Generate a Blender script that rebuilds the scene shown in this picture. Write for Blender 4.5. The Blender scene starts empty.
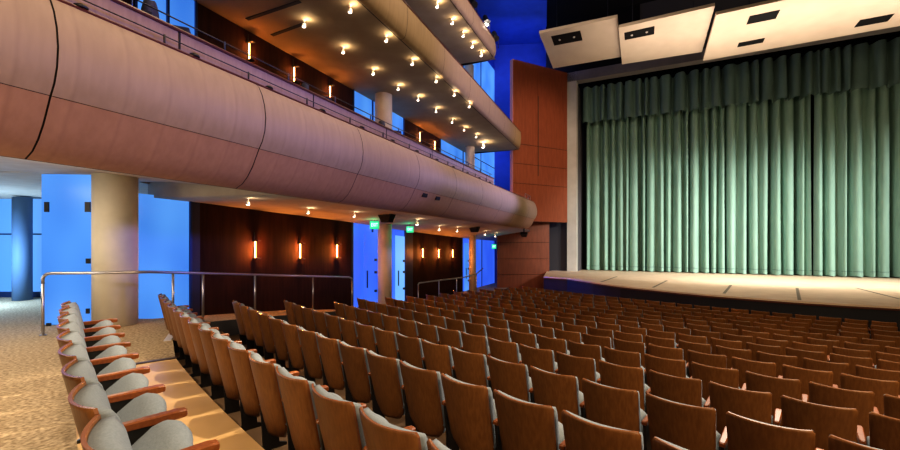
import bpy, bmesh, math, random
from mathutils import Vector
from mathutils.bvhtree import BVHTree

random.seed(7)
S = bpy.context.scene
COL = S.collection
F, CX, HY, ZC = 410.0, 450.0, 244.2, 1.58        # focal length in px, principal column, horizon row, eye height

# ------------------------------------------------------------------ helpers
def tag(o, label=None, cat=None, group=None, kind=None):
    if label: o['label'] = label
    if cat: o['category'] = cat
    if group: o['group'] = group
    if kind: o['kind'] = kind
    return o

def empty(name, loc=(0, 0, 0), rz=0.0, label=None, cat=None, group=None, kind=None):
    o = bpy.data.objects.new(name, None)
    o.empty_display_size = .2
    COL.objects.link(o)
    o.location = loc
    o.rotation_euler = (0, 0, rz)
    return tag(o, label, cat, group, kind)

class MB:
    """collects polygons, builds one mesh object"""
    def __init__(s):
        s.v, s.f, s.m, s.sm = [], [], [], []
    def face(s, pts, mi=0, smooth=False):
        b = len(s.v)
        s.v += [tuple(p) for p in pts]
        s.f.append(tuple(range(b, b + len(pts)))); s.m.append(mi); s.sm.append(smooth)
    def grid(s, rows, mi=0, smooth=True, closed_u=False, flip=False):
        b = len(s.v); n = len(rows[0])
        for r in rows: s.v += [tuple(p) for p in r]
        for i in range(len(rows) - 1):
            for j in range(n if closed_u else n - 1):
                k = (j + 1) % n
                q = (b + i * n + j, b + i * n + k, b + (i + 1) * n + k, b + (i + 1) * n + j)
                s.f.append(q[::-1] if flip else q); s.m.append(mi); s.sm.append(smooth)
    def box(s, lo, hi, mi=0):
        x0, y0, z0 = lo; x1, y1, z1 = hi
        s.hexa([(x0, y0, z0), (x1, y0, z0), (x1, y1, z0), (x0, y1, z0)],
               [(x0, y0, z1), (x1, y0, z1), (x1, y1, z1), (x0, y1, z1)], mi)
    def hexa(s, bot, top, mi=0):
        b = len(s.v); n = len(bot)
        s.v += [tuple(p) for p in bot] + [tuple(p) for p in top]
        fs = [tuple(range(b + n - 1, b - 1, -1)), tuple(range(b + n, b + 2 * n))]
        fs += [(b + i, b + (i + 1) % n, b + n + (i + 1) % n, b + n + i) for i in range(n)]
        for f in fs: s.f.append(f); s.m.append(mi); s.sm.append(False)
    def prism(s, poly, z0, z1, mi=0):
        s.hexa([(x, y, z0) for x, y in poly], [(x, y, z1) for x, y in poly], mi)
    def lathe(s, prof, c=(0, 0, 0), n=24, mi=0, axis='z'):
        rows = []
        for r, z in prof:
            row = []
            for i in range(n):
                a = 2 * math.pi * i / n
                p = (r * math.cos(a), r * math.sin(a), z)
                if axis == 'y': p = (p[0], p[2], p[1])
                row.append((c[0] + p[0], c[1] + p[1], c[2] + p[2]))
            rows.append(row)
        s.grid(rows, mi, True, True)
        s.face(rows[0][::-1], mi); s.face(rows[-1], mi)
    def tube(s, pts, r, n=10, mi=0):
        pts = [Vector(p) for p in pts]; rows = []
        for i, p in enumerate(pts):
            a = pts[max(0, i - 1)]; c = pts[min(len(pts) - 1, i + 1)]
            t = (c - a).normalized()
            u = t.cross(Vector((0, 0, 1)))
            if u.length < 1e-3: u = Vector((1, 0, 0))
            u.normalize(); w = u.cross(t)
            rows.append([p + r * (math.cos(2 * math.pi * k / n) * u + math.sin(2 * math.pi * k / n) * w) for k in range(n)])
        s.grid(rows, mi, True, True)
        s.face(rows[0][::-1], mi); s.face(rows[-1], mi)
    def mesh(s, name, mats, bevel=0):
        me = bpy.data.meshes.new(name)
        me.from_pydata(s.v, [], s.f)
        for m in (mats if isinstance(mats, (list, tuple)) else [mats]): me.materials.append(m)
        for p, mi, sm in zip(me.polygons, s.m, s.sm): p.material_index = mi; p.use_smooth = sm
        bm = bmesh.new(); bm.from_mesh(me)
        bmesh.ops.remove_doubles(bm, verts=bm.verts, dist=1e-5)
        bmesh.ops.recalc_face_normals(bm, faces=bm.faces)
        if bevel:
            es = [e for e in bm.edges if len(e.link_faces) == 2 and e.calc_face_angle(0) > .6]
            bmesh.ops.bevel(bm, geom=es, offset=bevel, segments=2, affect='EDGES', profile=.5, clamp_overlap=True)
        bm.to_mesh(me); bm.free(); me.update()
        return me
    def build(s, name, mats, parent=None, bevel=0, label=None, cat=None, group=None, kind=None):
        o = bpy.data.objects.new(name, s.mesh(name, mats, bevel))
        COL.objects.link(o)
        if parent: o.parent = parent
        return tag(o, label, cat, group, kind)

# ------------------------------------------------------------------ materials
def new_mat(name):
    m = bpy.data.materials.new(name); m.use_nodes = True
    nt = m.node_tree
    return m, nt, nt.nodes['Principled BSDF']

def plain(name, col, rough=.5, metal=0, spec=.5):
    m, nt, b = new_mat(name)
    b.inputs['Base Color'].default_value = (*col, 1)
    b.inputs['Roughness'].default_value = rough
    b.inputs['Metallic'].default_value = metal
    b.inputs['Specular IOR Level'].default_value = spec
    return m

def noisy(name, c0, c1, scale, stretch=(1, 1, 1), rough=.5, detail=4, bump=0, coord='Object', metal=0, lo=.35, hi=.65, rnd=0, spec=.5):
    m, nt, b = new_mat(name); N = nt.nodes; L = nt.links
    tc = N.new('ShaderNodeTexCoord'); mp = N.new('ShaderNodeMapping'); mp.inputs['Scale'].default_value = stretch
    L.new(tc.outputs[coord], mp.inputs['Vector'])
    vec = mp.outputs['Vector']
    oi = None
    if rnd:
        oi = N.new('ShaderNodeObjectInfo')
        ad = N.new('ShaderNodeVectorMath'); ad.operation = 'ADD'
        sc = N.new('ShaderNodeMath'); sc.operation = 'MULTIPLY'; sc.inputs[1].default_value = 37
        L.new(oi.outputs['Random'], sc.inputs[0]); L.new(vec, ad.inputs[0]); L.new(sc.outputs[0], ad.inputs[1])
        vec = ad.outputs[0]
    nz = N.new('ShaderNodeTexNoise'); nz.inputs['Scale'].default_value = scale; nz.inputs['Detail'].default_value = detail
    L.new(vec, nz.inputs['Vector'])
    rp = N.new('ShaderNodeValToRGB')
    rp.color_ramp.elements[0].position = lo; rp.color_ramp.elements[1].position = hi
    rp.color_ramp.elements[0].color = (*c0, 1); rp.color_ramp.elements[1].color = (*c1, 1)
    L.new(nz.outputs['Fac'], rp.inputs['Fac'])
    out = rp.outputs['Color']
    if rnd:
        hv = N.new('ShaderNodeHueSaturation')
        mr = N.new('ShaderNodeMapRange'); mr.inputs['To Min'].default_value = 1 - rnd; mr.inputs['To Max'].default_value = 1 + rnd
        L.new(oi.outputs['Random'], mr.inputs['Value']); L.new(mr.outputs['Result'], hv.inputs['Value']); L.new(out, hv.inputs['Color'])
        out = hv.outputs['Color']
    L.new(out, b.inputs['Base Color'])
    b.inputs['Roughness'].default_value = rough; b.inputs['Metallic'].default_value = metal
    b.inputs['Specular IOR Level'].default_value = spec
    if bump:
        bp = N.new('ShaderNodeBump'); bp.inputs['Strength'].default_value = bump; bp.inputs['Distance'].default_value = .01
        L.new(nz.outputs['Fac'], bp.inputs['Height']); L.new(bp.outputs['Normal'], b.inputs['Normal'])
    return m

def glow(name, col, strength, c2=None, scale=.6, stretch=(1, 1, 1)):
    """a back-lit or luminous surface"""
    m, nt, b = new_mat(name); N = nt.nodes; L = nt.links
    b.inputs['Base Color'].default_value = (*[min(1, c * .3) for c in col], 1)
    b.inputs['Roughness'].default_value = .25
    b.inputs['Emission Strength'].default_value = strength
    b.inputs['Emission Color'].default_value = (*col, 1)
    if c2:
        tc = N.new('ShaderNodeTexCoord'); mp = N.new('ShaderNodeMapping'); mp.inputs['Scale'].default_value = stretch
        nz = N.new('ShaderNodeTexNoise'); nz.inputs['Scale'].default_value = scale; nz.inputs['Detail'].default_value = 1
        rp = N.new('ShaderNodeValToRGB'); rp.color_ramp.elements[0].position = .3; rp.color_ramp.elements[1].position = .7
        rp.color_ramp.elements[0].color = (*col, 1); rp.color_ramp.elements[1].color = (*c2, 1)
        L.new(tc.outputs['Object'], mp.inputs['Vector']); L.new(mp.outputs['Vector'], nz.inputs['Vector'])
        L.new(nz.outputs['Fac'], rp.inputs['Fac']); L.new(rp.outputs['Color'], b.inputs['Emission Color'])
    return m

M = dict(
    seat_wood=noisy('walnut veneer', (.165, .064, .018), (.222, .092, .027), 6, (9, 9, .8), rough=.42, rnd=.2, spec=.35),
    seat_edge=plain('walnut veneer edge', (.21, .078, .03), .25),
    arm_wood=noisy('cherry armrest', (.19, .052, .014), (.25, .078, .022), 8, (1, 6, 6), rough=.3, rnd=.12),
    grey_cloth=noisy('grey upholstery', (.205, .24, .275), (.24, .275, .31), 90, rough=.9, bump=.15, rnd=.05, spec=.15),
    black_metal=plain('black cast metal', (.012, .012, .013), .45),
    seat_pan=plain('dark seat pan', (.03, .018, .012), .5),
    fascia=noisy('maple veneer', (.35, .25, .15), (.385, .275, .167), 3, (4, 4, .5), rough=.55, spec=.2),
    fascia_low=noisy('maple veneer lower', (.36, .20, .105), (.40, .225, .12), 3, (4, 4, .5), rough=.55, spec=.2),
    parapet=noisy('parapet veneer', (.30, .19, .13), (.36, .235, .165), 5, (4, 4, .6), rough=.45),
    red_trim=plain('mahogany trim', (.10, .025, .012), .35),
    joint=plain('dark joint', (.012, .008, .006), .8),
    plaster=noisy('soffit plaster', (.36, .31, .25), (.41, .36, .29), 3, rough=.85, spec=.2),
    soffit2=noisy('tan soffit plaster', (.34, .265, .17), (.38, .30, .195), 2, rough=.85, spec=.2),
    column=noisy('cream column plaster', (.58, .53, .42), (.66, .60, .48), 2.2, rough=.65, spec=.25),
    dark_wood=noisy('dark walnut wall', (.020, .0065, .0045), (.034, .011, .007), 3, (4, 4, .35), rough=.8, spec=.15),
    red_wood=noisy('mahogany panel', (.23, .062, .028), (.28, .078, .036), 2.5, (3, 3, .5), rough=.4),
    red_low=noisy('mahogany wall', (.17, .042, .016), (.22, .056, .022), 2.5, (3, 3, .5), rough=.45),
    blue_wall=noisy('blue painted wall', (.026, .075, .36), (.033, .095, .44), 1.2, rough=.7),
    jamb=plain('dark blue jamb', (.012, .016, .06), .5),
    glass=glow('frosted blue glass', (.045, .19, .68), .92, (.12, .37, .88), .7, (1, 1, .6)),
    glass_far=glow('deep blue glass', (.035, .11, .80), .9, (.06, .19, .95), .5, (1, 1, .6)),
    glass_pale=glow('pale blue glass', (.13, .40, .98), .95, (.22, .52, 1.0), .5, (1, 1, .6)),
    lobby_wall=glow('lobby wall blue glow', (.07, .28, .78), .9, (.16, .40, .88), .35, (1, 1, .6)),  # lobby wall emits its own blue, standing in for the light there
    mullion=plain('blue steel mullion', (.03, .06, .18), .35, .6),
    black=plain('black paint', (.004, .004, .005), .7, 0, .2),
    slate=plain('slate grey paint', (.055, .055, .065), .8, 0, .2),
    pros=noisy('grey proscenium plaster', (.46, .45, .42), (.52, .51, .48), 1.5, rough=.8),
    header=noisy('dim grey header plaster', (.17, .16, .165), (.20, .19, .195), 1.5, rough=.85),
    reveal=plain('proscenium reveal', (.10, .095, .11), .8),
    cloud=noisy('beige reflector', (.56, .47, .37), (.60, .51, .405), 1.2, rough=.7, spec=.2),
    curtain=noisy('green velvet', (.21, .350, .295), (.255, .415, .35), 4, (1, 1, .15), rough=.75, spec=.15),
    valance=noisy('dimmed green velvet', (.13, .215, .20), (.155, .255, .235), 4, (1, 1, .15), rough=.8, spec=.1),  # falloff of light towards the top put into this darker velvet
    stage_top=noisy('pale stage boards', (.66, .50, .36), (.78, .61, .45), 1.6, (1, 1, 1), rough=.55, lo=.3, hi=.7),
    stage_face=plain('black stage front', (.010, .011, .018), .5),
    carpet=noisy('beige carpet', (.26, .195, .12), (.53, .42, .28), 26, (1, 1, 1), rough=.95, detail=6, bump=.25, lo=.38, hi=.66, spec=.05),
    floor_wood=noisy('amber floor boards', (.55, .36, .165), (.65, .44, .215), 2.2, (1, 1, 1), rough=.34, lo=.3, hi=.7),
    floor_row_shaded=noisy('shaded brown row floor', (.085, .050, .025), (.12, .072, .036), 2.5, rough=.5),  # shade between the rows worked into this darker floor brown
    nosing=plain('pale stair nosing', (.55, .53, .58), .4),
    nosing_dark=plain('dark stair nosing', (.05, .035, .03), .4),
    steel=plain('brushed steel', (.42, .40, .40), .32, .9),
    bulb=glow('lit lamp', (1.0, .86, .72), 6),
    halo=plain('spot canopy', (.55, .5, .45), .4),
    tube=glow('sconce tube', (1.0, .50, .18), 12),
    exit_green=glow('exit sign green', (.03, .55, .25), 1.0),
    exit_white=glow('exit letters', (.75, 1.0, .9), 1.6),
    chair_dark=plain('dark blue chair fabric', (.02, .022, .05), .8),
)

def add_staves(m, period=.47):
    # narrow veneer staves across the curved front
    nt = m.node_tree; N = nt.nodes; L = nt.links; b = N['Principled BSDF']
    src = b.inputs['Base Color'].links[0].from_socket
    tc = N.new('ShaderNodeTexCoord'); dt = N.new('ShaderNodeVectorMath'); dt.operation = 'DOT_PRODUCT'
    dt.inputs[1].default_value = (.408 / period, .913 / period, 0)
    fr = N.new('ShaderNodeMath'); fr.operation = 'FRACT'
    rp = N.new('ShaderNodeValToRGB'); e = rp.color_ramp.elements
    e[0].position = 0; e[0].color = (.91, .90, .91, 1); e[1].position = .07; e[1].color = (1, 1, 1, 1)
    x = e.new(.5); x.color = (.975, .975, .975, 1); x = e.new(.93); x.color = (1.03, 1.03, 1.02, 1); x = e.new(1.0); x.color = (.91, .90, .91, 1)
    mx = N.new('ShaderNodeMix'); mx.data_type = 'RGBA'; mx.blend_type = 'MULTIPLY'; mx.inputs[0].default_value = 1
    L.new(tc.outputs['Object'], dt.inputs[0]); L.new(dt.outputs['Value'], fr.inputs[0]); L.new(fr.outputs[0], rp.inputs['Fac'])
    L.new(src, mx.inputs[6]); L.new(rp.outputs['Color'], mx.inputs[7]); L.new(mx.outputs[2], b.inputs['Base Color'])
add_staves(M['fascia']); add_staves(M['fascia_low'])

# ------------------------------------------------------------------ frames of reference
STG = (.4384, .8988)             # towards the stage
RGT = (.8988, -.4384)            # along the curtain, to the right
def wall_x(y): return -10.7 + .435 * y
def on_wall(px):                 # where the side wall stands for a photo column
    p = (px - CX) / F
    y = 10.7 / (.435 - p)
    return wall_x(y), y
def from_t(px, py, t):           # point on a level t above the eye
    y = F * t / (HY - py)
    return ((px - CX) / F * y, y, ZC + t)
def at_d(px, py, d):             # point in the plane d along the stage axis
    p = (px - CX) / F
    y = d / (STG[0] * p + STG[1])
    return (p * y, y, ZC + (HY - py) / F * y)
def at_y(px, py, y):
    return ((px - CX) / F * y, y, ZC + (HY - py) / F * y)
_bvh = {}
def ray(px, py, o):
    if o.name not in _bvh:
        me = o.data
        _bvh[o.name] = BVHTree.FromPolygons([tuple(v.co) for v in me.vertices], [tuple(p.vertices) for p in me.polygons])
    d = Vector(((px - CX) / F, 1, (HY - py) / F)).normalized()
    hit = _bvh[o.name].ray_cast(Vector((0, 0, ZC)), d)
    return hit[0]

# ------------------------------------------------------------------ seating geometry
ROWC = (35.263, 39.988)
R = [53.133 - 1.1245 * k for k in range(7)]
R += [R[6] - (k - 6) * (R[6] - 36.62) / 9 for k in range(7, 16)]
hs = [.674, .929, 1.095, 1.241, 1.364, 1.484, 1.596]
inc = [.100 - (.068 / 8) * i for i in range(9)]
sc_ = (2.19 - hs[6]) / sum(inc)
for i in inc: hs.append(hs[-1] + i * sc_)
SEAT_H = .906
ZF = [ZC - h - SEAT_H for h in hs]
ZF[0] = 0.0
NR = 16
PITCH = .56
TH0 = {0: -.8473, 1: -.8036, 2: -.8027, 3: -.7892, 4: -.7852, 5: -.7592, 6: -.7659, 15: -.8871}
ENDPX = [57, 157, 231, 282, 329, 355, 383, 404, 424, 438, 452, 466, 478, 493, 507, 520]
def pol(th, r): return (ROWC[0] + r * math.sin(th), ROWC[1] - r * math.cos(th))
def th_for_px(k, px):
    t = -.45
    while t > -1.2:          # walk along the row from the right to its left end
        x, y = pol(t, R[k])
        if y > .5 and CX + F * x / y <= px: return t
        t -= .0005
    return t
rows = []            # (k, [theta of seat centres])
for k in range(NR):
    dth = PITCH / R[k]
    te = th_for_px(k, ENDPX[k]) if k else TH0[0]
    t0 = TH0.get(k)
    if t0 is None: t0 = te + random.random() * dth * .0
    else:
        n = round((t0 - te) / dth); t0 -= n * dth
    rows.append((k, t0, dth))
TH_END = [t0 for _, t0, _ in rows]

# ------------------------------------------------------------------ floor: stepped terraces, concourse, ramp
def rail_x(y): return -5.55 + .445 * (y - 7.5)
RAMP = [(7.2, 0), (8.6, -.02), (13, -.5), (16, -.95), (24, -1.45), (34, -1.52)]
def ramp_z(y):
    if y <= RAMP[0][0]: return 0
    for (a, za), (b, zb) in zip(RAMP, RAMP[1:]):
        if y <= b: return za + (zb - za) * (y - a) / (b - a)
    return RAMP[-1][1]

fb = MB()
TH_R = -.36
for k in range(NR):
    r0 = R[k] + (-.02 if k else -.12); r1 = (R[k + 1] - .02) if k < NR - 1 else 27.0
    n = 60
    tl = TH_END[k] - (.004 if k == 0 else .17)
    if k >= 5: tl = TH_END[k] - .12
    ths = [tl + (TH_R - tl) * i / n for i in range(n + 1)]
    outer = [(*pol(t, r0), ZF[k]) for t in ths]; inner = [(*pol(t, r1), ZF[k]) for t in ths]
    fb.grid([outer, inner], 0 if k == 0 else 2, False)
    zlow = ZF[k + 1] if k < NR - 1 else ZF[k] - .1
    fb.grid([inner, [(x, y, zlow - .02) for x, y, _ in inner]], 1, False)
    fb.face([outer[0], inner[0], (*inner[0][:2], ZF[k] - .6), (*outer[0][:2], ZF[k] - .6)], 1)
terr = fb.build('floor', [M['floor_wood'], M['nosing_dark'], M['floor_row_shaded']], kind='structure')

cb = MB()
# concourse behind and beside the last row
n = 40
ths = [TH_END[0] - .004 + (TH_R - TH_END[0]) * i / n for i in range(n + 1)]
cb.grid([[(*pol(t, R[0] + 12), 0) for t in ths], [(*pol(t, R[0] - .12), 0) for t in ths]], 0, False)
a0 = pol(TH_END[0] - .004, R[0] - .12); a1 = pol(TH_END[0] - .004, R[1] - .02); a9 = pol(TH_END[0] - .004, R[0] + 12)
cb.face([(*a0, 0), (*a9, 0), (-26, a9[1], 0), (-26, a0[1], 0)], 0)
cb.face([(*a0, -.002), (-26, a0[1], -.002), (-26, 8.7, -.002), (wall_x(8.7), 8.7, -.002), (-5.05, 8.7, -.002), (-5.3, 7.8, -.002), (*a1, -.002)], 0)
cb.face([(-26, 8.7, -.002), (-26, 14, -.002), (-7.5, 14, -.002), (wall_x(8.7), 8.7, -.002)], 0)
conc = cb.build('floor', M['carpet'], kind='structure')
rb = MB()
ys = [8.4, 9.5, 11, 13, 14.5, 16, 18, 21, 24, 28, 33]
rr = [[(rail_x(y) + .12 if y < 13 else rail_x(13) + .12 + (y - 13) * .45, y, ramp_z(y) - .004), (wall_x(y) - 1.4, y, ramp_z(y) - .004)] for y in ys]
rb.grid(rr, 0, False)
rb.grid([[r[0], (r[0][0], r[0][1], r[0][2] - 1.0)] for r in rr], 1, False)
rb.build('floor', [M['carpet'], M['slate']], kind='structure')

def strip(name, p, q, w, z0, z1, mat, **kw):
    p, q = Vector(p), Vector(q); d = (q - p).normalized(); nn = Vector((-d.y, d.x)) * w / 2
    mb = MB(); mb.prism([tuple(p - nn), tuple(q - nn), tuple(q + nn), tuple(p + nn)], z0, z1)
    return mb.build(name, mat, **kw)
p0 = pol(TH_END[0] - .003, R[0] - .55); p1 = pol(TH_END[0] - .003, R[1] - .03)
strip('trim_1', p0, p1, .07, -.01, .012, M['nosing_dark'], kind='structure')
strip('trim_2', (-4.62, 6.7), (-5.25, 7.9), .10, -.05, .012, M['nosing'], kind='structure')

# ------------------------------------------------------------------ theatre seat
def seat_parts():
    P = {}
    nu, nv = 10, 10
    def hw(v):
        w = .226 + .024 * v
        if v < .22: w *= math.sqrt(max(0, 1 - ((.22 - v) / .22) ** 2 * .55))
        if v > .965: w -= .016 * ((v - .965) / .035) ** 2
        return w
    Z0, Z1 = .27, .906
    vs = [0, .04, .1, .16, .22, .4, .6, .8, .92, .97, 1.0]
    def shell(u, v, off):
        crown = .007 * u * u * max(0, (v - .6) / .4) ** 2
        return (hw(v) * u, .135 * (1 - v) + .062 * u * u + off, Z0 + (Z1 - Z0) * v + crown)
    us = [-1 + 2 * i / nu for i in range(nu + 1)]
    mb = MB()
    bk = [[shell(u, v, 0) for u in us] for v in vs]; fr = [[shell(u, v, .014) for u in us] for v in vs]
    mb.grid(bk, 0); mb.grid(fr, 0, flip=True)
    def rim(a, b): mb.grid([a, b], 1, False)
    rim(bk[-1], fr[-1]); rim(bk[0], fr[0])
    rim([r[0] for r in bk], [r[0] for r in fr]); rim([r[-1] for r in bk], [r[-1] for r in fr])
    P['back_shell'] = mb.mesh('back_shell', [M['seat_wood'], M['seat_edge']])
    # backrest cushion
    mb = MB()
    vs2 = [.06, .1, .2, .4, .6, .8, .9, .95, .97]
    def th(u, v):
        e = min(1, (v - .04) / .3) * min(1, max(.0, (.985 - v)) / .09) ** .5
        return .034 + e * (.030 + .045 * (1 - abs(u) ** 3))
    b0 = [[shell(u * .965, v, .0145) for u in us] for v in vs2]
    f0 = [[shell(u * .965, v, .0145 + th(u, v)) for u in us] for v in vs2]
    mb.grid(b0, 0, flip=True); mb.grid(f0, 0)
    mb.grid([b0[-1], f0[-1]]); mb.grid([f0[0], b0[0]])
    mb.grid([[r[0] for r in b0], [r[0] for r in f0]]); mb.grid([[r[-1] for r in f0], [r[-1] for r in b0]])
    P['backrest_cushion'] = mb.mesh('backrest_cushion', M['grey_cloth'])
    # tip-up seat: a padded wedge folded up on its hinge
    ang = math.radians(40)
    ax = Vector((0, math.cos(ang), math.sin(ang))); up = Vector((0, -math.sin(ang), math.cos(ang)))
    org = Vector((0, .20, .375))
    mb = MB(); rows_ = []
    m = 16
    sect = [(0, .02), (0.0, .07), (.06, .10), (.2, .115), (.32, .112), (.375, .09), (.398, .055), (.395, .02), (.37, 0.006), (.2, .0), (.04, .0)]
    for i in range(9):
        u = -1 + 2 * i / 8
        k = 1 - .55 * abs(u) ** 5
        w = .235 * (u if abs(u) < 1 else u)
        front = .92 - .18 * abs(u) ** 2.2
        rows_.append([org + Vector((w, 0, 0)) + ax * (s * front) + up * (.012 + h * k) for s, h in sect])
    mb.grid(rows_, 0, True, True); mb.face(rows_[0][::-1]); mb.face(rows_[-1])
    P['seat_cushion'] = mb.mesh('seat_cushion', M['grey_cloth'])
    mb = MB()
    rows_ = []
    for i in range(9):
        u = -1 + 2 * i / 8; front = .92 - .18 * abs(u) ** 2.2
        rows_.append([org + Vector((.232 * u, 0, 0)) + ax * (s * front) + up * h for s, h in [(.01, .010), (.36, .010), (.36, -.012), (.01, -.02)]])
    mb.grid(rows_, 0, False, True); mb.face(rows_[0][::-1]); mb.face(rows_[-1])
    P['seat_pan'] = mb.mesh('seat_pan', M['seat_pan'])
    def arm(x):
        mb = MB(); rows_ = []
        for y, w, z0, z1 in [(.125, .016, .615, .638), (.14, .022, .607, .644), (.30, .027, .607, .647), (.47, .030, .605, .650), (.505, .027, .608, .646), (.512, .020, .615, .640)]:
            rows_.append([(x - w, y, z0), (x + w, y, z0), (x + w, y, z1 - .008), (x + w - .008, y, z1), (x - w + .008, y, z1), (x - w, y, z1 - .008)])
        mb.grid(rows_, 0, False, True); mb.face(rows_[0][::-1]); mb.face(rows_[-1])
        return mb.mesh('armrest', M['arm_wood'])
    def leg(x):
        mb = MB()
        pr = [(.12, 0), (.40, 0), (.40, .025), (.33, .05), (.30, .40), (.40, .60), (.14, .606), (.17, .40), (.19, .05), (.12, .025)]
        mb.hexa([(x - .012, y, z) for y, z in pr], [(x + .012, y, z) for y, z in pr])
        return mb.mesh('leg', M['black_metal'])
    P['armrest'] = arm(-.28); P['leg'] = leg(-.28)
    P['armrest_end'] = arm(.28); P['leg_end'] = leg(.28)
    return P
SP = seat_parts()
ORD = ['zeroth', 'first', 'second', 'third', 'fourth', 'fifth', 'sixth', 'seventh', 'eighth', 'ninth', 'tenth', 'eleventh', 'twelfth', 'thirteenth',
       'fourteenth', 'fifteenth', 'sixteenth', 'seventeenth', 'eighteenth', 'nineteenth', 'twentieth']
def ordn(n):
    if n <= 20: return ORD[n]
    t = {2: 'twenty', 3: 'thirty', 4: 'forty'}[n // 10]
    return t + '-' + ORD[n % 10] if n % 10 else {3: 'thirtieth', 4: 'fortieth'}[n // 10]
proto = empty('theatre_seat')
for nm in ('back_shell', 'backrest_cushion', 'seat_cushion', 'seat_pan', 'armrest', 'leg'):
    o = bpy.data.objects.new(nm, SP[nm]); COL.objects.link(o); o.parent = proto
plist = list(proto.children)
N_SEATS = 0
first = True
for k, t0, dth in rows:
    j = 0; seats = []
    while True:
        tc = t0 + (j + .5) * dth
        x, y = pol(tc, R[k])
        if y < .35: break
        px = CX + F * x / y
        py = HY + F * hs[k] / y
        if px > 925 or py > 640 or (k > 0 and py > 500): break
        seats.append((tc, x, y)); j += 1
    for i, (tc, x, y) in enumerate(seats):
        if first:
            s = proto; first = False; kids = plist
        else:
            s = proto.copy(); COL.objects.link(s); kids = []
            for c in plist:
                d = c.copy(); COL.objects.link(d); d.parent = s; kids.append(d)
        s.location = (x, y, ZF[k]); s.rotation_euler = (0, 0, tc)
        row = 'rearmost row' if k == 0 else ('front row by the stage' if k == NR - 1 else ordn(k + 1) + ' row from the rear')
        look = 'walnut-backed theatre seat with grey cushion' if k < 2 else 'walnut-backed folding theatre seat'
        tag(s, f'{look}, {ordn(i + 1)} from left in the {row}', 'theatre seat', f'theatre seats of the {row}')
        if i == len(seats) - 1:
            for nm in ('armrest_end', 'leg_end'):
                d = bpy.data.objects.new(nm[:-4], SP[nm]); COL.objects.link(d); d.parent = s
        N_SEATS += 1
print('SEATS', N_SEATS, [round(z, 2) for z in ZF])

# ------------------------------------------------------------------ balconies
def sweep(path, prof, mb, mi=0, smooth=True):
    rows_ = [[(x + nx * o, y + ny * o, ZC + t) for (o, t) in prof] for (x, y, nx, ny) in path]
    mb.grid(rows_, mi, smooth)
    return rows_
def line_path(x0, slope, ya, yb, n=2):
    L = math.hypot(slope, 1); nx, ny = 1 / L, -slope / L
    return [(x0 + slope * y, y, nx, ny) for y in [ya + (yb - ya) * i / (n - 1) for i in range(n)]]
def tip_path(x0, slope, yend, r, back, n=10):
    L = math.hypot(slope, 1); nx, ny = 1 / L, -slope / L; ax, ay = slope / L, 1 / L
    sx, sy = x0 + slope * yend, yend
    cx, cy = sx - nx * r, sy - ny * r
    out = []
    for i in range(n + 1):
        f = math.pi / 2 * i / n; ux, uy = nx * math.cos(f) + ax * math.sin(f), ny * math.cos(f) + ay * math.sin(f)
        out.append((cx + ux * r, cy + uy * r, ux, uy))
    out.append((cx + ax * r - nx * back, cy + ay * r - ny * back, ax, ay))
    return out

# ---- first balcony
X1, S1 = -6.08, .447
b1 = empty('balcony', (X1 + S1 * 12, 12, ZC + 2.0), 0, 'lowest balcony with a long curved maple-veneer front', 'balcony')
def kid(mb, name, mats, parent, **kw):
    o = mb.build(name, mats, parent, **kw)
    o.location = -parent.location
    return o
up_prof = [(0, 2.58), (.07, 2.52), (.145, 2.38), (.20, 2.2), (.225, 2.0), (.205, 1.8), (.15, 1.64), (.08, 1.53)]
lo_prof = [(.076, 1.524), (.01, 1.40), (-.07, 1.25), (-.18, 1.10), (-.30, .99), (-.45, .92)]
seams = [-3.0, -.45, 1.9, 4.25, 6.6, 8.95, 11.3, 13.65, 16.0, 18.35, 20.7, 23.05, 24.9]
G = .008
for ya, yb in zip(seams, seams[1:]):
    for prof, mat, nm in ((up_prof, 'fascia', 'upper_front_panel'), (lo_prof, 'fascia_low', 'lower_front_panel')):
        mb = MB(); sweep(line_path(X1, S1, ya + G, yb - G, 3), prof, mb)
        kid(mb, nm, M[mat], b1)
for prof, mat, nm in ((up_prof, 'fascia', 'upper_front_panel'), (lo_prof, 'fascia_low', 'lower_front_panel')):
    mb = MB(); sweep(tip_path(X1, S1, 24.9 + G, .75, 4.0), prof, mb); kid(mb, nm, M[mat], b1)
full = line_path(X1, S1, -3, 24.9, 2) + tip_path(X1, S1, 24.9, .75, 4.0)
mb = MB(); sweep(full, [(o - .03, t) for o, t in up_prof + lo_prof], mb); kid(mb, 'joint_backing', M['joint'], b1)
mb = MB(); sweep(full, [(-.30, 2.60), (.02, 2.60), (.03, 2.585), (.02, 2.565), (-.30, 2.565)], mb, 0, False); kid(mb, 'ledge', M['red_trim'], b1)
par = line_path(X1, S1, -3, 18.2, 2)
mb = MB(); sweep(par, [(-.30, 2.58), (-.12, 2.58), (-.12, 2.90), (-.30, 2.90)], mb, 0, False)
e = par[-1]; mb.face([(e[0] + e[2] * o, e[1] + e[3] * o, ZC + t) for o, t in [(-.3, 2.58), (-.12, 2.58), (-.12, 2.9), (-.3, 2.9)]])
pp = kid(mb, 'parapet', M['parapet'], b1)
mb = MB(); sweep(par, [(-.34, 2.90), (-.09, 2.90), (-.08, 2.92), (-.09, 2.94), (-.34, 2.94)], mb, 0, False); kid(mb, 'parapet_cap', M['red_trim'], b1)
def pth(o, y, t): 
    L = math.hypot(S1, 1); return (X1 + S1 * y + o / L, y - o * S1 / L, ZC + t)
mb = MB()
mb.tube([pth(-.04, -3, 2.72), pth(-.04, 18.2, 2.72)], .008, 6); mb.tube([pth(-.2, -3, 3.10), pth(-.2, 18.2, 3.10)], .010, 6)
kid(mb, 'wire_rail', M['black_metal'], b1)
y = 3.0
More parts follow.
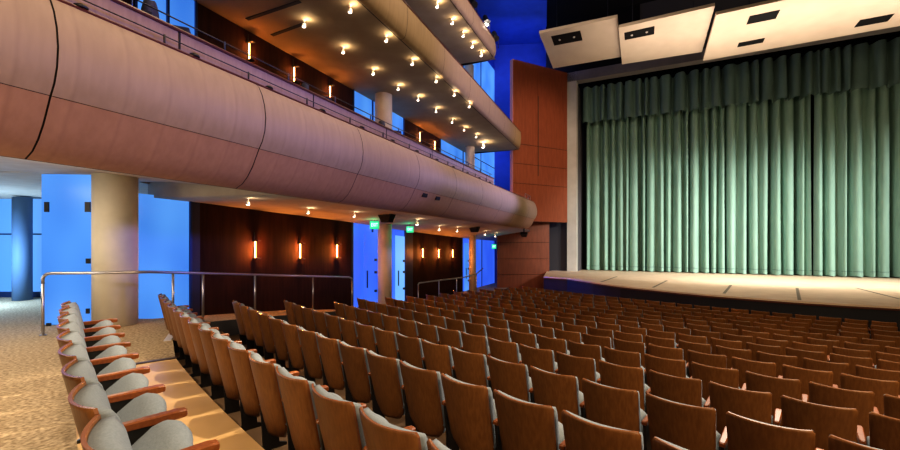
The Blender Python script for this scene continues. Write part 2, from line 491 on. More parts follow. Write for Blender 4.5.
while y < 18.2:
    mb = MB(); mb.tube([pth(-.04, y, 2.59), pth(-.04, y, 2.74)], .014, 6); kid(mb, 'rail_post', M['black_metal'], b1)
    mb = MB(); mb.tube([pth(-.2, y + .9, 2.94), pth(-.2, y + .9, 3.12)], .012, 6); kid(mb, 'rail_post', M['mullion'], b1)
    mb = MB(); c = pth(-.02, y + .35, 2.60); mb.lathe([(.07, 0), (.065, .03), (.03, .05)], c, 10); kid(mb, 'ledge_light', M['black_metal'], b1)
    y += 1.17
for yy in (5.55, 7.9, 10.25, 12.6, 14.95, 17.3):
    mb = MB(); a = pth(-.118, yy, 2.585); b = pth(-.118, yy + .03, 2.9)
    mb.hexa([pth(-.13, yy, 2.585), pth(-.13, yy + .025, 2.585), pth(-.115, yy + .025, 2.585), pth(-.115, yy, 2.585)],
            [pth(-.13, yy, 2.9), pth(-.13, yy + .025, 2.9), pth(-.115, yy + .025, 2.9), pth(-.115, yy, 2.9)])
    kid(mb, 'parapet_joint', M['joint'], b1)
# tip railing
mb = MB()
pts = [pth(-.25, 24.0, 2.6), pth(-.25, 24.0, 2.98), pth(-.25, 25.2, 2.98), pth(-.5, 25.7, 2.98), pth(-.5, 25.7, 2.6)]
mb.tube(pts, .014, 6); mb.tube([pth(-.25, 24.6, 2.6), pth(-.25, 24.6, 2.98)], .012, 6); mb.tube([pth(-.25, 25.2, 2.6), pth(-.25, 25.2, 2.98)], .012, 6)
kid(mb, 'end_rail', M['steel'], b1)
mb = MB()    # deck
dk = [(pth(-.1, y, 2.56), (wall_x(y) - .3, y, ZC + 2.56)) for y in (-3, 5, 12, 18, 25.4)]
mb.grid([[a, b] for a, b in dk], 0, False); kid(mb, 'deck', M['slate'], b1)
# openings for house lights on the lower front
for px in (424, 437):
    p = (px - CX) / F; y = -(X1 - .0) / (S1 - p)
    yy = y
    mb = MB()
    mb.hexa([pth(.03, yy - .13, 1.37), pth(.03, yy + .13, 1.37), pth(-.06, yy + .13, 1.37), pth(-.06, yy - .13, 1.37)],
            [pth(.055, yy - .13, 1.47), pth(.055, yy + .13, 1.47), pth(-.05, yy + .13, 1.47), pth(-.05, yy - .13, 1.47)])
    kid(mb, 'light_opening', M['black'], b1)
# soffit under the first balcony
TOPW = [(8.2, 1.06), (10.24, 1.04), (15.9, .84), (20.4, .59), (26.4, .37), (33, .2)]
def topw(y):
    if y <= TOPW[0][0]: return TOPW[0][1]
    for (a, za), (b, zb) in zip(TOPW, TOPW[1:]):
        if y <= b: return za + (zb - za) * (y - a) / (b - a)
    return TOPW[-1][1]
def fbot(y): return .92 - max(0, (y - 8)) * .0
mb = MB()
rowsN = []
for y in (-3, 0, 3, 6, 8.15):
    a = pth(-.45, y, .92); w = (min(-7.0, wall_x(y) - .4) - 8, y + 2.0, ZC + 1.37)
    row = []
    for i in range(9):
        f = i / 8
        g = math.sin(min(1, f * 3) * math.pi / 2)
        row.append((a[0] + (w[0] - a[0]) * f, a[1] + (w[1] - a[1]) * f, ZC + .92 + .45 * g))
    rowsN.append(row)
mb.grid(rowsN, 0)
rowsF = []
for y in (7.9, 9, 10.24, 12, 14, 15.9, 18, 20.4, 23, 25.9):
    a = pth(-.45, y, .92); wy = y + 1.4; w = (wall_x(wy) - .2, wy, ZC + topw(wy))
    row = []
    for i in range(9):
        f = i / 8
        z = .92 + .10 * math.sin(min(1, f * 4) * math.pi / 2) * (1 - f) + (topw(wy) - .92) * f
        row.append((a[0] + (w[0] - a[0]) * f, a[1] + (w[1] - a[1]) * f, ZC + z))
    rowsF.append(row)
rowsF = [[(x + 0, yy + 8, z) for (x, yy, z) in [(wall_x(34) + 1.0 + (r[0] - rowsF[-1][-1][0]) * .3, 26, r[2]) for r in rowsF[-1]]]] if False else rowsF
mb.grid(rowsF, 0)
mb.grid([rowsF[0], [(x, yy, ZC + 1.5) for x, yy, z in rowsF[0]]], 0, False)
sof1 = kid(mb, 'soffit', M['plaster'], b1)
# end section of the soffit beyond the balcony tip, over the last doors
mb = MB()
e = rowsF[-1]
mb.grid([e, [(e[-1][0] + .435 * 7 + (x - e[-1][0]) * .55, yy + 6.5, z - .1) for x, yy, z in e]], 0, False)
kid(mb, 'soffit_end', M['plaster'], b1)

# ---- second and third balconies
def upper_balcony(x0, sl, ya, yend, prof, t_sof, seams, label, mat, sof_mat, ydeep):
    b = empty('balcony', (x0 + sl * yend, yend, ZC + t_sof), 0, label, 'balcony')
    for p, q in zip(seams, seams[1:]):
        mb = MB(); sweep(line_path(x0, sl, p + .008, q - .008, 3), prof, mb); kid(mb, 'front_panel', mat, b)
    mb = MB(); sweep(tip_path(x0, sl, seams[-1] + .008, .55, 5.0), prof, mb); kid(mb, 'front_panel', mat, b)
    fullp = line_path(x0, sl, ya, seams[-1], 2) + tip_path(x0, sl, seams[-1], .55, 5.0)
    mb = MB(); sweep(fullp, [(o - .03, t) for o, t in prof], mb); kid(mb, 'joint_backing', M['joint'], b)
    mb = MB(); t = prof[-1][1]; o = prof[-1][0]
    sweep(fullp, [(o - .25, t + .03), (o + .015, t + .03), (o + .015, t - .01), (o - .25, t - .01)], mb, 0, False); kid(mb, 'ledge', M['red_trim'], b)
    mb = MB(); rws = []
    for y in [ya + (seams[-1] + .5 - ya) * i / 14 for i in range(15)]:
        L = math.hypot(sl, 1)
        x, yy = x0 + sl * y - .02 / L, y
        wx, wy = wall_x(y + ydeep) - .1, y + ydeep
        rws.append([(x + (wx - x) * f / 6, yy + (wy - yy) * f / 6, ZC + t_sof) for f in range(7)])
    mb.grid(rws, 0, False)
    so = kid(mb, 'soffit', sof_mat, b)
    mb = MB(); mb.grid([[(p[0], p[1], p[2] + 1.0) for p in r] for r in rws], 0, False); kid(mb, 'deck', M['slate'], b)
    return b, so
prof2 = [(-.04, 5.99), (.04, 6.0), (.11, 6.07), (.16, 6.3), (.19, 6.6), (.17, 6.95)]
b2, sof2 = upper_balcony(-6.4, .4165, 2, 26.2, prof2, 6.0, [2, 4.5, 7, 9.5, 12, 14.5, 17, 19.5, 22, 24.2, 25.5],
                         'middle balcony with a lit tan underside full of small spotlights', M['fascia'], M['soffit2'], 1.0)
prof3 = [(-.04, 9.59), (.04, 9.62), (.10, 9.72), (.13, 9.9), (.12, 10.15), (.06, 10.4)]
b3, sof3 = upper_balcony(2.45 - .45 * 21.4, .45, 6, 21, prof3, 9.6, [6, 9, 12, 15, 18, 20.8],
                         'highest balcony at the top with a rounded nose and tan underside', M['fascia'], M['soffit2'], 1.0)
# rows of thin seams across the middle soffit
for (pa, pb) in (((247, 19), (300, 1)), ((272, 35), (305, 23)), ((437, 128), (497, 118))):
    a = ray(*pa, sof2); c = ray(*pb, sof2)
    if a and c:
        d = (c - a).normalized(); nn = Vector((-d.y, d.x, 0)) * .05
        mb = MB(); mb.hexa([a - nn - Vector((0, 0, .02)), c - nn - Vector((0, 0, .02)), c + nn - Vector((0, 0, .02)), a + nn - Vector((0, 0, .02))],
                           [a - nn, c - nn, c + nn, a + nn])
        kid(mb, 'soffit_joint', M['slate'], b2)

# ------------------------------------------------------------------ side wall, windows, doors
def wall_seg(name, ya, yb, za, zb, mat, kind='structure', th=.12, off=0.0, **kw):
    """za, zb: functions or numbers giving world height at y"""
    fa = za if callable(za) else (lambda y: za); fz = zb if callable(zb) else (lambda y: zb)
    L = math.hypot(.435, 1); nx, ny = -1 / L, .435 / L
    mb = MB()
    def P(y, o, z): return (wall_x(y) + nx * (o - off), y + ny * (o - off), z)
    mb.hexa([P(ya, 0, fa(ya)), P(yb, 0, fa(yb)), P(yb, th, fa(yb)), P(ya, th, fa(ya))],
            [P(ya, 0, fz(ya)), P(yb, 0, fz(yb)), P(yb, th, fz(yb)), P(ya, th, fz(ya))])
    return mb.build(name, mat, kind=kind, **kw)
zt = lambda y: ZC + topw(y) + .06
zr = lambda y: ramp_z(y) - .3
Yw = lambda px: on_wall(px)[1]
wl = wall_seg('wall_left', Yw(200), Yw(352), zr, zt, M['dark_wood'])
wl2 = wall_seg('wall_left', Yw(413), Yw(462), zr, zt, M['dark_wood'])
wall_seg('wall_left', Yw(190), Yw(200), zr, zt, M['jamb'])
wall_seg('wall_left', Yw(404.5), Yw(413), zr, zt, M['jamb'])
ub = ZC + 2.5; ut = ZC + 6.02
wu = wall_seg('wall_left', Yw(195.5), Yw(353), ub, ut, M['dark_wood'])
wu2 = wall_seg('wall_left', Yw(403.5), Yw(440), ub, ut, M['dark_wood'])
wall_seg('wall_left', -4, Yw(135), ub, ut, M['dark_wood'])
wall_seg('wall_left', 2, Yw(440), ZC + 6.1, ZC + 9.6, M['dark_wood'])
wall_seg('wall_left', Yw(440), Yw(495), ZC + 13.9, ZC + 17, M['blue_wall'])
wall_seg('wall_left', 2, Yw(440), ZC + 9.7, ZC + 17, M['blue_wall'])

def window(n, ya, yb, za, zb, mat, muls=1, transom=None, hw=True):
    """back-lit glass wall: panes, mullions and little hinge plates on one frame"""
    w = empty(f'window_{n}', (wall_x((ya + yb) / 2), (ya + yb) / 2, 0), 0, kind='structure')
    fa = za if callable(za) else (lambda y: za); fz = zb if callable(zb) else (lambda y: zb)
    o = wall_seg('pane', ya, yb, fa, fz, mat, kind=None, th=.03); o.parent = w; o.location = -w.location
    L = math.hypot(.435, 1)
    for i in range(muls + 2):
        y = ya + (yb - ya) * i / (muls + 1)
        o = wall_seg('mullion', y - .025, y + .025, fa, fz, M['mullion'], kind=None, th=.06, off=.05); o.parent = w; o.location = -w.location
    if transom is not None:
        o = wall_seg('transom', ya, yb, transom - .015, transom + .015, M['mullion'], kind=None, th=.05, off=.04); o.parent = w; o.location = -w.location
    return w
window(1, Yw(128), Yw(190), zr, zt, M['glass'], 0)
window(2, Yw(352), Yw(404.5), zr, zt, M['glass_far'], 2)
window(3, Yw(462), Yw(497), zr, zt, M['glass_far'], 1)
window(4, Yw(135), Yw(195.5), ub, ut, M['glass'], 1)
window(5, Yw(353), Yw(403.5), ub, ut, M['glass'], 2)
window(6, Yw(440), Yw(495), ub, ut, M['glass'], 2, ZC + 4.6)
window(7, Yw(440), Yw(495), ZC + 6.1, ZC + 13.9, M['glass'], 2, ZC + 11)
# end wall, painted blue, behind the tall panel
mb = MB()
ex, ey = on_wall(494.5)
mb.hexa([(ex, ey, -2), (ex + 14, ey - 1.2, -2), (ex + 14, ey - 1, -2), (ex, ey + .2, -2)],
        [(ex, ey, 19), (ex + 14, ey - 1.2, 19), (ex + 14, ey - 1, 19), (ex, ey + .2, 19)])
mb.build('wall_end', M['blue_wall'], kind='structure')
# lobby beyond the open doorway at the far left
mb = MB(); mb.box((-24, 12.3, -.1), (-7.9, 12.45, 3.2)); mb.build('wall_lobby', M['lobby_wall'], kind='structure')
mb = MB(); mb.box((-24, 12.2, 0), (-7.9, 12.3, .16)); mb.build('baseboard_lobby', M['mullion'], kind='structure')
mb = MB(); mb.box((-24, 12.22, 1.86), (-8.2, 12.3, 1.90)); mb.build('trim_3', M['mullion'], kind='structure')
mb = MB(); mb.box((-24, 7.75, ZC + 1.36), (-6.8, 13.0, ZC + 1.44)); mb.build('ceiling_lobby', M['plaster'], kind='structure')
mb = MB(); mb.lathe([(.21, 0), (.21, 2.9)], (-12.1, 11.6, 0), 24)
mb.build('column', plain('column painted in blue shade', (.08, .15, .26), .7), label='round column in blue shade beyond the doorway at far left', cat='column')  # blue lobby shade put into the column's own colour
# frosted glass door leaf beside the first column
d = empty('door_1', (-7.3, 7.95, 0), 0, kind='structure')
mb = MB(); mb.box((-7.92, 7.95, .02), (-6.60, 7.985, ZC + 1.37)); o = mb.build('door_panel', M['glass'], d); o.location = -d.location
for px, py, w, h in ((47, 207, 4, 10), (88, 207, 5, 10), (88.5, 261, 4, 5), (88, 311, 3, 5), (49, 325, 4, 4)):
    x, yy, z = at_y(px, py, 7.94)
    a, b = w / F * 7.9 / 2, h / F * 7.9 / 2
    mb = MB(); mb.box((x - a, 7.92, z - b), (x + a, 7.95, z + b)); o = mb.build('hinge_plate', M['black_metal'], d); o.location = -d.location

# door leaves in the two far glass walls
def door_leaf(n, pa, pb, mat):
    y0, y1 = Yw(pa), Yw(pb)
    d = empty(f'door_{n}', (wall_x(y0), y0, 0), 0, kind='structure')
    o = wall_seg('door_panel', y0, y1, lambda y: ramp_z(y), lambda y: ZC + topw(y) - .28, mat, kind=None, th=.03, off=.09); o.parent = d; o.location = -d.location
    o = wall_seg('door_handle', y0 + .15, y0 + .2, lambda y: ramp_z(y) + .8, lambda y: ramp_z(y) + 1.5, M['mullion'], kind=None, th=.03, off=.14); o.parent = d; o.location = -d.location
    for f in (.25, .55, .75):
        o = wall_seg('hinge_plate', y1 - .16, y1 - .02, lambda y: ramp_z(y) + 2.6 * f - .05, lambda y: ramp_z(y) + 2.6 * f + .05, M['black_metal'], kind=None, th=.03, off=.12)
        o.parent = d; o.location = -d.location
door_leaf(2, 362, 375, M['glass_far'])
door_leaf(3, 394, 403, M['glass_pale'])
door_leaf(4, 463.5, 467.5, M['glass'])

# ------------------------------------------------------------------ columns
def column(px, y, r, z0, z1, label, mat=None):
    x = (px - CX) / F * y
    mb = MB(); mb.lathe([(r, 0), (r, z1 - z0)], (0, 0, 0), 40)
    o = mb.build('column', mat or M['column'], label=label, cat='column'); o.location = (x, y, z0)
    return o
column(115.5, 8.06, .36, 0.0, ZC + 1.42, 'stout cream round column behind the left handrail')
column(384.8, 16.9, .285, -1.05, ZC + .93, 'round column between the blue glass doors under the balcony')
column(472.5, 25.6, .22, -1.5, ZC + .62, 'slim column between the farthest blue doors under the balcony')
column(383.5, 16.5, .345, ZC + 2.5, ZC + 6.01, 'round column on the lowest balcony between blue windows')
column(470, 25.4, .29, ZC + 2.5, ZC + 6.01, 'round column near the far end of the lowest balcony')
column(469, 26.2, .30, ZC + 6.1, ZC + 11.4, 'round column on the middle balcony near its far end')

# ------------------------------------------------------------------ tall mahogany panel and lower mahogany wall
pan = empty('mahogany_panel', (5.95, 26.6, 3.1), 0, 'tall free-standing mahogany panel beside the proscenium', 'wall panel')
A, B = Vector((4.12, 26.8, 0)), Vector((8.28, 28.95, 0))
dv = (B - A).normalized(); nb = Vector((-dv.y, dv.x, 0))
def slab(a, b, z0, z1, t0, t1, name, mat, parent):
    mb = MB()
    q = [a + nb * t0, b + nb * t0, b + nb * t1, a + nb * t1]
    mb.hexa([(p.x, p.y, z0) for p in q], [(p.x, p.y, z1) for p in q])
    return kid(mb, name, mat, parent)
W = (B - A).length
slab(A, B, 3.1, 13.7, .02, .3, 'core', M['joint'], pan)
zs = [3.1, 5.6, 6.9, 8.2, 10.0, 13.7]
for z0, z1 in zip(zs, zs[1:]):
    if z0 < 8.2:
        slab(A, B, z0 + .015, z1 - .015, 0, .03, 'veneer_panel', M['red_wood'], pan)
xs = [0, W * .44, W]
for a, b in zip(xs, xs[1:]):
    slab(A + dv * (a + .01), A + dv * (b - .01), 8.22, 13.69, 0, .03, 'veneer_panel', M['red_wood'], pan)
slab(A - dv * .015, A + dv * .01, 3.1, 13.7, 0, .32, 'edge_strip', plain('veneer edge painted pink lit', (.75, .26, .22), .5), pan)  # pink light on the edge painted in as a lighter veneer colour
slab(A + dv * W * .44, A + dv * (W * .44 + .05), 6.2, 11.6, -.012, .0, 'slot', M['nosing_dark'], pan)

wp = empty('wall_stage_left', (5, 29, 0), 0, kind='structure')
A2, B2 = Vector((3.32, 29.0, 0)), Vector((7.0, 29.0, 0))
mb = MB(); mb.hexa([(A2.x, A2.y + .05, -2), (B2.x, B2.y + .05, -2), (B2.x, B2.y + .3, -2), (A2.x, A2.y + .3, -2)],
                   [(A2.x, A2.y + .05, 5), (B2.x, B2.y + .05, 5), (B2.x, B2.y + .3, 5), (A2.x, A2.y + .3, 5)])
kid(mb, 'core', M['joint'], wp)
zz = [-2, -.55, .55, 1.7, 3.0, 4.8]
for z0, z1 in zip(zz, zz[1:]):
    mb = MB(); mb.box((A2.x, A2.y - .1, z0 + .012), (B2.x, A2.y + .02, z1 - .012)); kid(mb, 'veneer_panel', M['red_low'], wp)

# ------------------------------------------------------------------ proscenium
SD = 1.92                      # stage floor below the eye
ZS = ZC - SD
def dr(d, r, z): return (STG[0] * d + RGT[0] * r, STG[1] * d + RGT[1] * r, z)
def r_of(px, d):
    x, y, _ = at_d(px, HY, d); return RGT[0] * x + RGT[1] * y
def drbox(name, d0, d1, r0, r1, z0, z1, mat, parent=None, **kw):
    mb = MB(); q = [(d0, r0), (d0, r1), (d1, r1), (d1, r0)]
    mb.hexa([dr(d, r, z0) for d, r in q], [dr(d, r, z1) for d, r in q])
    return mb.build(name, mat, parent, **kw)
rA, rB = r_of(567, 29.8), r_of(576.5, 29.8)
drbox('wall_proscenium', 29.8, 30.5, rA, rB, -2, ZC + 12.15, M['pros'], kind='structure')
drbox('wall_proscenium', 30.4, 32.4, rB - .25, rB + .02, -2, ZC + 11.4, M['reveal'], kind='structure')
drbox('wall_proscenium', 30.2, 30.7, r_of(547, 30.2), rA, -2, ZC + 16, M['slate'], kind='structure')
drbox('trim_4', 29.8, 30.5, rA, rB + 34, ZC + 11.5, ZC + 12.15, M['header'], kind='structure')
drbox('wall_header', 30.1, 30.5, rA, rB + 34, ZC + 12.1, ZC + 17, M['slate'], kind='structure')
drbox('wall_backstage', 32.6, 32.7, rB - 2, rB + 34, -2, ZC + 16, M['black'], kind='structure')

# curtains: hanging pleats
def curtain(name, r0, r1, z0, z1, d, amp, mat, seed, label, fold=(.34, .78), hem=True):
    rnd = random.Random(seed)
    prof = []; r = r0
    while r < r1:
        w = rnd.uniform(*fold) * (1 if rnd.random() > .25 else .6)
        a = amp * rnd.uniform(.55, 1.15); sk = rnd.uniform(.75, 1.4)
        nst = 12; dip = amp * rnd.choice((.5, 1.2, 2.0, 2.6))
        for i in range(nst):
            u = i / nst
            of = a * max(0, math.sin(math.pi * (u / .66) ** sk)) ** .55 if u < .66 else -dip * math.sin(math.pi * (u - .66) / .34) ** .7
            prof.append((r + w * u, of, rnd.uniform(-.015, .015)))
        r += w
    prof = [p for p in prof if p[0] <= r1]
    nz = 14; rows_ = []
    for j in range(nz + 1):
        v = j / nz; z = z0 + (z1 - z0) * (v ** 1.4)
        fl = 1.0 + .18 * (1 - v) ** 3
        row = []
        for i, (rr_, of, jt) in enumerate(prof):
            sway = .05 * math.sin(i * .21 + seed) * (1 - v) + jt * (1 - v)
            zz_ = z + (.05 * abs(math.sin(i * .37)) if j == 0 else 0)
            row.append(dr(d - of * fl, rr_ + sway, zz_))
        rows_.append(row)
    mb = MB(); mb.grid(rows_, 0)
    if not label: return mb, rows_
    o = mb.build(name, mat, label=label, cat='curtain')
    if hem:
        hb = MB()
        hb.grid([[dr(d - prof[i][1] * 1.2 - .012, prof[i][0] + .05 * math.sin(i * .21 + seed), z0 + .30 + .01 * math.sin(i)) for i in range(len(prof))],
                 [dr(d - prof[i][1] * 1.2 - .012, prof[i][0] + .05 * math.sin(i * .21 + seed), z0 + .34 + .01 * math.sin(i)) for i in range(len(prof))]], 0)
        hb.build('hem_seam', M['valance'], o)
    return o
CD = 31.8
rc0, rcm = r_of(586, CD), r_of(812, CD)
curtain('stage_curtain', rc0, rcm - .10, ZS + .02, ZC + 11.2, CD, .34, M['curtain'], 3, 'left half of the pleated green velvet stage curtain')
curtain('stage_curtain', rcm + .10, rcm + 9, ZS + .02, ZC + 11.2, CD, .34, M['curtain'], 11, 'right half of the pleated green velvet stage curtain')
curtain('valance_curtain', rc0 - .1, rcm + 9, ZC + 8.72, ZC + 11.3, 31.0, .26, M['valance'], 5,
        'short dimmed green velvet valance hanging across the top of the stage opening', (.4, .9), False)

# ------------------------------------------------------------------ stage
lip = []
for px, py in ((543.5, 276.6), (566.7, 278.2), (593, 282.2), (620, 285.8), (654, 289.3), (700, 293.8), (750, 297.6), (800, 301.2), (850, 304.3), (900, 307)):
    y = F * SD / (py - HY); lip.append(((px - CX) / F * y, y))
x, y = lip[-1]
for a in (-38, -34, -30, -27, -25, -22, -19):
    x += 1.8 * math.cos(math.radians(a)); y += 1.8 * math.sin(math.radians(a)); lip.append((x, y))
st = empty('stage', (12, 22, ZS), 0, 'wide stage with pale boards and a curved black front edge', 'stage')
bk = [dr(32.5, rB + 30, 0)[:2], dr(32.5, rA - .6, 0)[:2], (6.9, 29.2)]
mb = MB(); mb.prism(lip + bk, ZS - .06, ZS); kid(mb, 'stage_floor', M['stage_top'], st)
mb = MB(); mb.prism([(x, y) for x, y in lip] + bk, ZS - .12, ZS - .06); kid(mb, 'edge_trim', M['red_trim'], st)
mb = MB(); mb.prism([(x + .03, y + .05) for x, y in lip] + bk, -1.9, ZS - .12); kid(mb, 'stage_front', M['stage_face'], st)
for (a, b) in (((601, 282), (617, 276.5)), ((653, 287.5), (667, 280.5)), ((724, 293.5), (731, 285)), ((797, 288), (799.5, 300)), ((856, 288), (900, 299))):
    def gp(q):
        y = F * SD / (q[1] - HY); return Vector(((q[0] - CX) / F * y, y))
    p, q = gp(a), gp(b); d = (q - p).normalized(); nn = Vector((-d.y, d.x)) * .05
    mb = MB(); mb.prism([tuple(p - nn), tuple(q - nn), tuple(q + nn), tuple(p + nn)], ZS, ZS + .004)
    kid(mb, 'floor_slot', plain('stage floor slot', (.20, .16, .12), .6), st)

# ------------------------------------------------------------------ acoustic reflectors over the stage front
def reflector(cor, label, slots):
    q = [Vector(c) for c in cor]        # top-left, top-right, bottom-right, bottom-left
    nrm = (q[1] - q[0]).cross(q[3] - q[0]).normalized()
    if nrm.z < 0: nrm = -nrm
    c = sum(q, Vector()) / 4
    r = empty('acoustic_reflector', c, 0, label, 'ceiling panel')
    mb = MB(); mb.hexa(q, [p + nrm * .16 for p in q]); kid(mb, 'panel', M['cloud'], r, bevel=.01)
    for (u0, u1, v0, v1, lamps) in slots:
        def P(u, v, h): 
            a = q[0].lerp(q[1], u); b = q[3].lerp(q[2], u); return a.lerp(b, v) + nrm * h
        mb = MB(); mb.hexa([P(u0, v0, -.012), P(u1, v0, -.012), P(u1, v1, -.012), P(u0, v1, -.012)],
                           [P(u0, v0, .05), P(u1, v0, .05), P(u1, v1, .05), P(u0, v1, .05)])
        so = kid(mb, 'light_slot', M['black'], r)
        for i in range(lamps):
            cc = P(u0 + (u1 - u0) * (i + .5) / max(1, lamps), (v0 + v1) / 2, -.03)
            mb = MB(); mb.lathe([(.03, -.03), (.06, 0), (.06, .03)], cc, 12); o = mb.build('lamp', M['halo'], so)
            o.location = Vector((0, 0, 0))
    for u in (.15, .85):
        a = (q[0].lerp(q[1], u) + q[3].lerp(q[2], u)) / 2
        mb = MB(); mb.tube([a + nrm * .16, Vector((a.x, a.y, ZC + 15.9))], .02, 6); kid(mb, 'hanging_rod', M['black_metal'], r)
    return r
reflector([at_d(539, 33.5, 22), at_d(617.5, 17.5, 22), at_d(621, 57, 26), at_d(553, 68.5, 26)], 'beige acoustic reflector hanging leftmost above the stage front', [(.14, .53, .12, .36, 2)])
reflector([at_d(618.5, 28, 22), at_d(715, 6, 22), at_d(702, 52, 26), at_d(622, 64.5, 26)], 'beige acoustic reflector hanging second from the left above the stage', [(.06, .40, .14, .32, 2)])
def slot3(pa, pb, v0, v1):
    d = 22 + 4 * (v0 + v1) / 2
    ra, rb_ = r_of(716, 22), r_of(703, 26)
    rl_ = ra + (rb_ - ra) * (v0 + v1) / 2; wd = r_of(1010, 26) - r_of(703, 26)
    return ((r_of(pa, d) - rl_) / wd, (r_of(pb, d) - rl_) / wd, v0, v1, 0)
q0_, q2_, q3_ = Vector(at_d(716, 15, 22)), Vector(at_d(1010, 6.5, 26)), Vector(at_d(703, 61, 26))
reflector([q0_, q0_ + (q2_ - q3_), q2_, q3_], 'largest beige acoustic reflector with three dark slots, at upper right', [slot3(748, 778, .16, .32), slot3(738, 764, .70, .80), slot3(857, 891, .70, .84)])
mb = MB(); mb.box((-30, -14, ZC + 16), (40, 45, ZC + 16.2)); mb.build('ceiling', M['black'], kind='structure')
mb = MB(); mb.prism([(-8, 14), (3.4, 14), (6.36, 26.9), (7.2, 30.6), (7.6, 33.4), (-8, 33.4)], ZC + 15.9, ZC + 15.99); mb.build('ceiling', M['blue_wall'], kind='structure')
mb = MB(); mb.hexa([dr(24, 30, -3), dr(-14, 30, -3), dr(-14, 30.2, -3), dr(24, 30.2, -3)], [dr(24, 30, 18), dr(-14, 30, 18), dr(-14, 30.2, 18), dr(24, 30.2, 18)])
mb.build('wall_right', M['dark_wood'], kind='structure')
# black side of the fly opening seen above the tall panel
drbox('wall_fly', 30.0, 30.09, r_of(546, 30), r_of(640, 30), ZC + 12.2, ZC + 16, M['black'], kind='structure')

# ------------------------------------------------------------------ lamps as objects
def point(loc, e, col, r=.05):
    l = bpy.data.lights.new('lamp_light', 'POINT'); l.energy = e; l.color = col; l.shadow_soft_size = r
    o = bpy.data.objects.new('lamp_light', l); COL.objects.link(o); o.location = loc; return o
def spot(loc, to, e, col, ang=60, blend=.5, r=.15):
    l = bpy.data.lights.new('spot_light', 'SPOT'); l.energy = e; l.color = col; l.spot_size = math.radians(ang); l.spot_blend = blend; l.shadow_soft_size = r
    o = bpy.data.objects.new('spot_light', l); COL.objects.link(o); o.location = loc
    o.rotation_euler = (Vector(to) - Vector(loc)).to_track_quat('-Z', 'Y').to_euler(); return o
def area(loc, to, e, col, sx, sy):
    l = bpy.data.lights.new('area_light', 'AREA'); l.energy = e; l.color = col; l.shape = 'RECTANGLE'; l.size = sx; l.size_y = sy
    o = bpy.data.objects.new('area_light', l); COL.objects.link(o); o.location = loc
    o.rotation_euler = (Vector(to) - Vector(loc)).to_track_quat('-Z', 'Y').to_euler(); return o

# sconces
def sconce_meshes():
    P = {}
    mb = MB(); mb.lathe([(.017, -.23), (.017, .23)], (0, -.05, 0), 12); P['tube'] = mb.mesh('tube', M['tube'])
    mb = MB(); mb.box((-.055, -.22, -.27), (.055, 0, -.235)); P['end_bracket'] = mb.mesh('end_bracket', M['black_metal'])
    mb = MB(); mb.box((-.055, -.22, .235), (.055, 0, .27)); P['end_bracket2'] = mb.mesh('end_bracket', M['black_metal'])  # both brackets enlarged past their real size to keep light off the soffit
    mb = MB(); mb.box((-.016, -.012, -.30), (.016, 0, .5)); P['back_plate'] = mb.mesh('back_plate', M['black_metal'])
    return P
SM = sconce_meshes()
wall_rz = math.atan2(1, .435) # wall direction angle; local -Y must face the hall
def sconce(px, py, label, group):
    x, y = on_wall(px); z = ZC + (HY - py) / F * y
    o = empty('wall_sconce', (x, y, z), wall_rz, label, 'wall lamp', group)
    for k, me in SM.items():
        c = bpy.data.objects.new(me.name, me); COL.objects.link(c); c.parent = o
    L = math.hypot(.435, 1)
    for dz in (-.12, .12):
        point((x + .17 / L, y - .17 * .435 / L, z + dz), 32 if py > 200 else 8, (1, .30, .055), .03)
    return o
for i, (px, py) in enumerate(((254, 249.5), (299, 251), (336, 251))):
    sconce(px, py, f'glowing tube sconce under the balcony, {ORD[i+1]} from left on the wall left of the doors', 'sconces under the balcony')
for i, (px, py) in enumerate(((422, 253), (438, 253.5), (452, 253.5))):
    sconce(px, py, f'glowing tube sconce under the balcony, {ORD[i+1]} from left on the wall right of the doors', 'sconces under the balcony')
for i, (px, py) in enumerate(((248, 52), (293, 75), (329, 93))):
    sconce(px, py, f'glowing tube sconce above the lowest balcony rail, {ORD[i+1]} from left', 'sconces on the lowest balcony')
for i, (px, py) in enumerate(((419, 137), (434, 145.5))):
    sconce(px, py, f'glowing tube sconce above the lowest balcony rail, right of the column, {["nearer","farther"][i]} one', 'sconces on the lowest balcony')

# hanging spotlights
def spot_meshes():
    P = {}
    mb = MB(); mb.lathe([(.07, 0), (.075, -.03), (.015, -.035), (.015, -.16)], (0, 0, 0), 14); P['canopy'] = mb.mesh('canopy', M['halo'])
    mb = MB(); mb.lathe([(.03, -.15), (.065, -.17), (.075, -.26), (.07, -.265)], (0, 0, 0), 14); P['lamp_housing'] = mb.mesh('lamp_housing', M['halo'])
    mb = MB(); mb.lathe([(.066, -.262), (.066, -.275), (.03, -.30)], (0, 0, 0), 14); P['bulb'] = mb.mesh('bulb', M['bulb'])
    return P
SPM = spot_meshes()
def spotlight(px, py, sof, label, group, e=10, drop=6, k=1.0, col=(1, .74, .45)):
    h = ray(px, py - drop, sof)
    if h is None: print('no hit', px, py); return
    o = empty('spotlight', h, 0, label, 'spotlight', group); o.scale = (k, k, k)
    for me in SPM.values():
        c = bpy.data.objects.new(me.name, me); COL.objects.link(c); c.parent = o
    point((h.x + .10, h.y - .05, h.z - .14 * k), e, col, .04)
front = [(350, 8), (386, 38), (412, 62), (436, 80), (454, 94), (469, 106), (482, 116), (494, 126), (503, 133)]
rear = [(304, 23), (343, 50), (373, 72), (398, 88), (418, 99), (436, 111), (452, 122), (464, 130), (476, 137)]
for o_ in (sof1, sof2, sof3):
    pass
def world_bvh(o):     # soffits are children whose mesh is already in world coordinates
    return o
for i, (px, py) in enumerate(front):
    spotlight(px, py, sof2, f'small lit spotlight under the middle balcony, {ORD[i+1]} from the left in its front row', 'spotlights under the middle balcony', 5, 3, .68)
